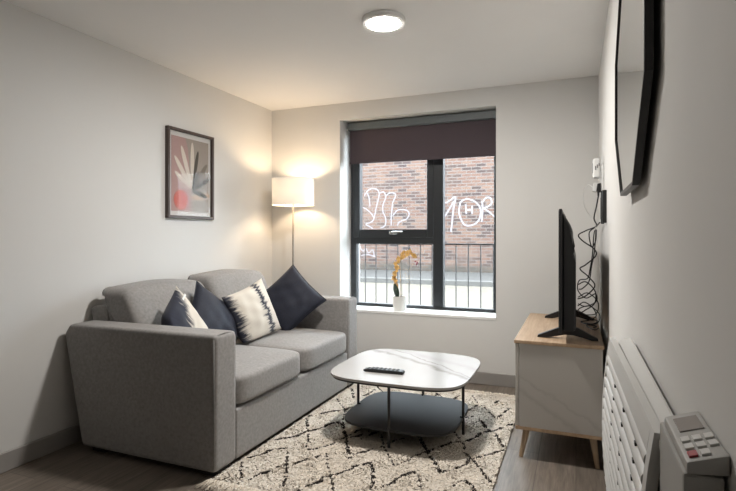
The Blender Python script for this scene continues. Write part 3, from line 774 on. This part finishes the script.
def arcband(bm, y0, y1, z0, z1, d0, d1, n=8):
    r = [[bm.verts.new((px_(z0+(z1-z0)*i/n, y)+d, y, z0+(z1-z0)*i/n)) for i in range(n+1)] for y in (y0, y1) for d in (d0, d1)]
    for i in range(n):
        for a, c in ((0, 2), (2, 3), (3, 1), (1, 0)):
            bm.faces.new((r[a][i], r[a][i+1], r[c][i+1], r[c][i]))
    for i in (0, n): bm.faces.new((r[0][i], r[1][i], r[3][i], r[2][i]))
bm = new_bm()
arcband(bm, hy0, hy0+.03, hz0, hz1, 0, .015); arcband(bm, hy1-.03, hy1, hz0, hz1, 0, .015)
arcband(bm, hy0+.03, hy1-.03, zt, hz1, 0, .015, 3); arcband(bm, hy0+.03, hy1-.03, hz0, zb, 0, .015, 3)
bmesh.ops.remove_doubles(bm, verts=bm.verts, dist=1e-5)
fin(bm, 'front_panel', M['heater'], ht, auto=.5)
bm = new_bm(); arcband(bm, hy0+.01, hy1-.01, hz0+.01, hz1-.012, .0152, .018); fin(bm, 'inner_grille', M['heatergrey'], ht, auto=.5)
NL = 13; st = (zt-zb)/NL
for k in range(NL):
    z = zt-(k+1)*st+st*.01
    bm = new_bm(); r = []; n = 12
    for y in (hy0+.0302, hy1-.0302):
        x0 = px_(z+st*.5, y)-.002; q = []
        for i in range(n):                                        # rounded slat
            a = PI*i/(n-1); q.append(bm.verts.new((x0+.013-.013*math.sin(a)**.8, y, z+st*.5-st*.46*math.cos(a))))
        q.append(bm.verts.new((x0+.0165, y, z+st*.96))); q.append(bm.verts.new((x0+.0165, y, z+st*.04))); r.append(q)
    n = len(r[0])
    bm.faces.new(r[0]); bm.faces.new(r[1][::-1])
    for i in range(n): bm.faces.new((r[0][i], r[0][(i+1) % n], r[1][(i+1) % n], r[1][i]))
    fin(bm, 'louvre', M['heater'], ht, auto=.7)
    for y in (hy0+.14, hy0+.32, hy0+.50):  # black blocks stand in for the shade inside the slot ends between slats
        bm = new_bm(); x0 = px_(z, y); box(bm, x0+.0005, x0+.0145, y-.006, y+.006, z-st*.10, z+st*.10); fin(bm, 'notch_shade', M['black'], ht)
# control module at the near end
bm = new_bm(); box(bm, .111, XR-.004, .662, .835, hz0+.02, .935, .004, 2); fin(bm, 'end_housing', M['heatergrey'], ht)
cp = None
bm = new_bm(); prism(bm, [(.113, .936), (XR-.001, .940), (XR-.001, .964), (.113, .950)], 'y', .655, .810, .004, 2); cp = fin(bm, 'control_panel', M['heatergrey'], ht, auto=.7)
def onpad(name, mat, x0, x1, y0, y1, h=.0025):
    z = lambda x: .950+(x-.113)/(.041)*.014
    bm = new_bm(); v = [bm.verts.new((x, y, z(x)+d)) for d in (-.001, h) for x, y in ((x0, y0), (x1, y0), (x1, y1), (x0, y1))]
    for q in ((3, 2, 1, 0), (4, 5, 6, 7), (0, 1, 5, 4), (1, 2, 6, 5), (2, 3, 7, 6), (3, 0, 4, 7)): bm.faces.new([v[k] for k in q])
    return fin(bm, name, mat, cp)
M['lcd'] = plain('lcd_grey', (.26, .235, .22, 1), .2)
M['red'] = plain('red_button', (.33, .03, .04, 1), .5)
onpad('display', M['lcd'], .121, .147, .742, .790, .0015)
for i, x in enumerate((.1175, .1295, .1415)):
    for j, y in enumerate((.664, .686, .708)):
        if j == 0 and i == 2: continue
        rd = (i == 0 and j == 0)
        b = onpad('button', M['red'] if rd else M['heater'], x, x+.0085, y, y+.014)
        if rd: b['label'] = 'red button'

# ------------------------------------------------------------------ framed print
pf = empty('framed_print', (XL, 3.065, 1.33), 'abstract leaf print in a dark wood frame on the left wall', 'picture')
PY0, PY1, PZ0, PZ1, T = 2.806, 3.300, 1.330, 1.984, .020
bm = new_bm()
box(bm, XL, XL+.032, PY0, PY1, PZ1-T, PZ1, .002, 1); box(bm, XL, XL+.032, PY0, PY1, PZ0, PZ0+T, .002, 1)
box(bm, XL, XL+.032, PY0, PY0+T, PZ0+T, PZ1-T, .002, 1); box(bm, XL, XL+.032, PY1-T, PY1, PZ0+T, PZ1-T, .002, 1)
fin(bm, 'frame', M['picframe'], pf)
def flat(name, pts, col, x, par, rough=.9):
    bm = new_bm(); prism(bm, pts, 'x', XL+x, XL+x+.0008)
    return fin(bm, name, plain('print_'+name, col, rough, 0, .02, 30.) if not isinstance(col, bpy.types.Material) else col, par)
def rect(y0, y1, z0, z1): return [(y0, z0), (y1, z0), (y1, z1), (y0, z1)]
mt = flat('mount', rect(PY0+T, PY1-T, PZ0+T, PZ1-T), (.62, .60, .58, 1), .008, pf)
AY0, AY1, AZ0, AZ1 = PY0+.050, PY1-.045, PZ0+.052, PZ1-.055
art = flat('artwork', rect(AY0, AY1, AZ0, AZ1), (.33, .285, .25, 1), .009, pf)
flat('pink_field', [(AY0, AZ0), (AY0+.205, AZ0), (AY0+.20, AZ0+.20), (AY0+.17, AZ1-.08), (AY0+.14, AZ1), (AY0, AZ1)], (.40, .265, .25, 1), .010, art)
CR = M_cream = plain('print_cream', (.62, .55, .48, 1), .9, 0, .02); DK = plain('print_olive', (.085, .075, .06, 1), .9, 0, .02)
def leafp(y, z, ang, L, w, col, d):
    c, s = math.cos(math.radians(ang)), math.sin(math.radians(ang)); P = []
    for k in range(24):
        a = 2*PI*k/24; l = L/2*(1+math.cos(a)); q = w/2*math.sin(a)*(.75+.25*math.cos(a))
        P.append((y+c*l-s*q, z+s*l+c*q))
    flat('leaf_shape', P, col, d, art)
by, bz = AY0+.215, AZ0+.165
for ang, L, w in ((128, .30, .048), (110, .34, .052), (90, .36, .05), (146, .22, .045)): leafp(by, bz, ang, L, w, CR, .0112)
for ang, L, w in ((78, .31, .042), (52, .27, .05), (28, .22, .046), (64, .16, .03)): leafp(by, bz, ang, L, w, DK if ang != 52 else plain('print_taupe', (.20, .17, .14, 1), .9), .0114)
leafp(by, bz-.005, -14, .17, .05, DK, .0114); leafp(by-.02, bz-.06, 8, .22, .07, plain('print_sand', (.55, .42, .32, 1), .9), .0113)
flat('sun_disc', [(AY0+.095+.072*math.cos(2*PI*k/40), AZ0+.085+.072*math.sin(2*PI*k/40)) for k in range(40)], (.52, .13, .10, 1), .0118, art)
bm = new_bm(); box(bm, XL+.020, XL+.022, PY0+T, PY1-T, PZ0+T, PZ1-T); fin(bm, 'glass', M['picglass'], pf)

# ------------------------------------------------------------------ floor lamp
LC = (-2.328, 3.945)
fl = empty('floor_lamp', (LC[0], LC[1], 0), 'lit floor lamp with a white drum shade in the far corner', 'lamp')
bm = new_bm(); lathe(bm, [(0, 0), (.125, 0), (.128, .006), (.125, .018), (.02, .024), (.012, .03), (0, .03)], LC, 48); fin(bm, 'base', M['lampmetal'], fl, auto=.6)
bm = new_bm(); tube(bm, [(LC[0], LC[1], .028), (LC[0], LC[1], 1.51)], .0085, 14); fin(bm, 'pole', M['lampmetal'], fl, smooth=True)
bm = new_bm()
lathe(bm, [(.186, 1.472), (.186, 1.706), (.1835, 1.706), (.1835, 1.472), (.186, 1.472)], LC, 64); sh = fin(bm, 'lamp_shade', M['shade'], fl, auto=.6)
bm = new_bm()
for z in (1.474, 1.704):
    bm = new_bm(); tube(bm, [(LC[0]+.1855*math.cos(2*PI*k/48), LC[1]+.1855*math.sin(2*PI*k/48), z) for k in range(49)], .003, 6)
    fin(bm, 'shade_ring', M['white'], sh, smooth=True)
bm = new_bm()
for k in range(3):
    a = 2*PI*k/3+.5; tube(bm, [(LC[0], LC[1], 1.53), (LC[0]+.182*math.cos(a), LC[1]+.182*math.sin(a), 1.478)], .002, 6)
fin(bm, 'shade_carrier', M['lampmetal'], fl, smooth=True)
M['bulb'] = emit_mat('warm_bulb', (1., .74, .48, 1), LAMP_E)
bm = new_bm(); lathe(bm, [(0, 1.55), (.013, 1.55), (.014, 1.57), (.027, 1.592), (.030, 1.61), (.026, 1.628), (.013, 1.64), (0, 1.642)], LC, 24); fin(bm, 'bulb', M['bulb'], fl, smooth=True)
bm = new_bm(); tube(bm, [(LC[0], LC[1], 1.51), (LC[0], LC[1], 1.55)], .016, 14); fin(bm, 'bulb_holder', M['white'], fl, auto=.6)

# ------------------------------------------------------------------ ceiling lights
M['diffuser'] = emit_mat('light_diffuser', (1., .955, .90, 1), CEIL_E)
def ceiling_light(c, label, group=None):
    t = empty('ceiling_light', (c[0], c[1], 2.40), label, 'ceiling light', group)
    bm = new_bm(); lathe(bm, [(.112, 2.40), (.120, 2.396), (.120, 2.376), (.114, 2.370), (.094, 2.370), (.090, 2.375), (.090, 2.40)], c, 64); fin(bm, 'rim', M['white'], t, auto=.6)
    bm = new_bm(); lathe(bm, [(0, 2.363), (.05, 2.3645), (.08, 2.368), (.0905, 2.374)], c, 64); fin(bm, 'diffuser', M['diffuser'], t, smooth=True)
ceiling_light((-.985, 2.645), 'round white ceiling light shining over the coffee table')

# ------------------------------------------------------------------ orchid on the sill
oc = (-1.445, 4.285); z0 = .5465
orc = empty('potted_orchid', (oc[0], oc[1], z0), 'dried yellow orchid in a small white pot on the window sill', 'plant')
bm = new_bm(); lathe(bm, [(0, z0), (.054, z0), (.058, z0+.008), (.060, z0+.118), (.058, z0+.122), (.053, z0+.118), (.050, z0+.10), (0, z0+.10)], oc, 40); fin(bm, 'pot', M['pot'], orc, auto=.7)
M['soil'] = plain('bark_chips', (.06, .04, .025, 1), .95, 0, .3, 80., .5)
bm = new_bm(); lathe(bm, [(0, z0+.108), (.03, z0+.106), (.051, z0+.101)], oc, 24); fin(bm, 'bark', M['soil'], orc, smooth=True)
def leafmesh(base, d, L, w, curl):
    bm = new_bm(); d = Vector(d).normalized(); side = Vector((d.y, -d.x, 0)).normalized() if abs(d.z) < .99 else Vector((1, 0, 0)); up = side.cross(d)
    n = 12; rows = []
    for i in range(n+1):
        t = i/n; c = Vector(base)+d*L*t+Vector((0, 0, -curl*t*t*L)); ww = w*math.sin(PI*min(1, .08+t*.92))**.7
        rows.append([bm.verts.new(c+side*ww*q+up*abs(q)*ww*.25) for q in (-1, -.5, 0, .5, 1)])
    for a, b in zip(rows, rows[1:]):
        for k in range(4): bm.faces.new((a[k], a[k+1], b[k+1], b[k]))
    r = bmesh.ops.solidify(bm, geom=bm.faces[:], thickness=.002)
    return bm
fin(leafmesh((oc[0]-.022, oc[1]-.008, z0+.10), (-.10, -.22, 1), .150, .034, .05), 'leaf', M['leaf'], orc, smooth=True)
fin(leafmesh((oc[0]-.02, oc[1]+.01, z0+.10), (-.45, .2, 1), .135, .026, .25), 'leaf', M['leaf'], orc, smooth=True)
st_ = spline([(oc[0]+.012, oc[1], z0+.10), (oc[0]+.010, oc[1], z0+.25), (oc[0]+.004, oc[1]-.004, z0+.40), (oc[0]+.030, oc[1]-.008, z0+.495), (oc[0]+.095, oc[1]-.012, z0+.515), (oc[0]+.165, oc[1]-.016, z0+.465)], 8)
bm = new_bm(); tube(bm, st_, .0028, 7); fin(bm, 'stem', M['stem'], orc, smooth=True)
bm = new_bm(); tube(bm, [(oc[0]+.020, oc[1]+.004, z0+.10), (oc[0]+.018, oc[1]+.004, z0+.44)], .0022, 6); fin(bm, 'support_cane', M['leaf'], orc, smooth=True)
st2 = spline([(oc[0]-.004, oc[1]-.01, z0+.11), (oc[0]-.030, oc[1]-.02, z0+.24), (oc[0]-.028, oc[1]-.02, z0+.36), (oc[0]+.010, oc[1]-.02, z0+.46), (oc[0]+.075, oc[1]-.02, z0+.485)], 8)
bm = new_bm(); tube(bm, st2, .0025, 7); fin(bm, 'stem', M['stem'], orc, smooth=True)
def flower(c, r, seed):
    rr = random.Random(seed); bm = new_bm(); c = Vector(c)
    ax = Vector((rr.uniform(-.5, .5), -1, rr.uniform(-.6, .5))).normalized(); a0 = rr.uniform(0, 6)
    U = ax.orthogonal().normalized(); W = ax.cross(U)
    for k in range(5):
        a = a0+2*PI*k/5; d = U*math.cos(a)+W*math.sin(a); s = ax.cross(d)
        L = r*rr.uniform(.8, 1.15); w = r*.36
        ring = [c, c+d*L*.45+s*w+ax*L*.2, c+d*L*.9+s*w*.5+ax*L*.35, c+d*L+ax*L*.25, c+d*L*.9-s*w*.5+ax*L*.35, c+d*L*.45-s*w+ax*L*.2]
        ring2 = [q-ax*.0012 for q in ring]
        a_ = [bm.verts.new(q) for q in ring]; b_ = [bm.verts.new(q) for q in ring2]
        bm.faces.new(a_); bm.faces.new(b_[::-1])
        for i in range(6): bm.faces.new((a_[i], a_[(i+1) % 6], b_[(i+1) % 6], b_[i]))
    return bm
k = 0
for t in np.linspace(.20, .97, 20):
    p = st2[min(int(t*len(st2)), len(st2)-1)]; k += 1
    fin(flower(p+Vector((random.uniform(-.014, .014), random.uniform(-.01, .01), random.uniform(-.01, .01))), random.uniform(.020, .030), k), 'flower', M['petal'], orc)
for t in np.linspace(.62, .97, 9):
    p = st_[min(int(t*len(st_)), len(st_)-1)]; k += 1
    fin(flower(p+Vector((random.uniform(-.01, .01), 0, random.uniform(-.012, .008))), random.uniform(.018, .026), k), 'flower', M['petal'], orc)
for dx, dz in ((.150, .43), (.166, .42), (.158, .405)):
    bm = new_bm(); bmesh.ops.create_uvsphere(bm, u_segments=10, v_segments=8, radius=.007)
    bmesh.ops.translate(bm, verts=bm.verts, vec=(oc[0]+dx, oc[1]-.016, z0+dz)); fin(bm, 'bud', M['berry'], orc, smooth=True)

# ------------------------------------------------------------------ light, camera, render look
w = bpy.data.worlds.new('overcast_sky'); S.world = w; w.use_nodes = True
nt = w.node_tree; nt.nodes.clear()
bg = nt.nodes.new('ShaderNodeBackground'); bg.inputs[0].default_value = (.82, .92, 1., 1); bg.inputs[1].default_value = SKY
ou = nt.nodes.new('ShaderNodeOutputWorld'); nt.links.new(bg.outputs[0], ou.inputs[0])

F = 510.
th = math.atan2(208, F)
cam = bpy.data.cameras.new('camera'); co = bpy.data.objects.new('camera', cam); COL.objects.link(co)
co.location = (0, 0, 1.2); co.rotation_euler = (PI/2, 0, th)
cam.sensor_width = 36.; cam.sensor_fit = 'HORIZONTAL'; cam.lens = 36.*F/736.
cam.shift_y = -9.5/736.; cam.clip_start = .03; cam.clip_end = 100
S.camera = co
v = S.view_settings; S.display_settings.display_device = 'sRGB'
v.view_transform = 'Standard'; v.look = 'None'; v.gamma = 1.; v.use_curve_mapping = False; v.exposure = EXPOSURE
S.cycles.use_denoising = True
S.cycles.max_bounces = 10; S.cycles.diffuse_bounces = 6; S.cycles.glossy_bounces = 4; S.cycles.transparent_max_bounces = 12; S.cycles.transmission_bounces = 6
S.cycles.sample_clamp_indirect = 6.
S.cycles.caustics_reflective = False; S.cycles.caustics_refractive = False
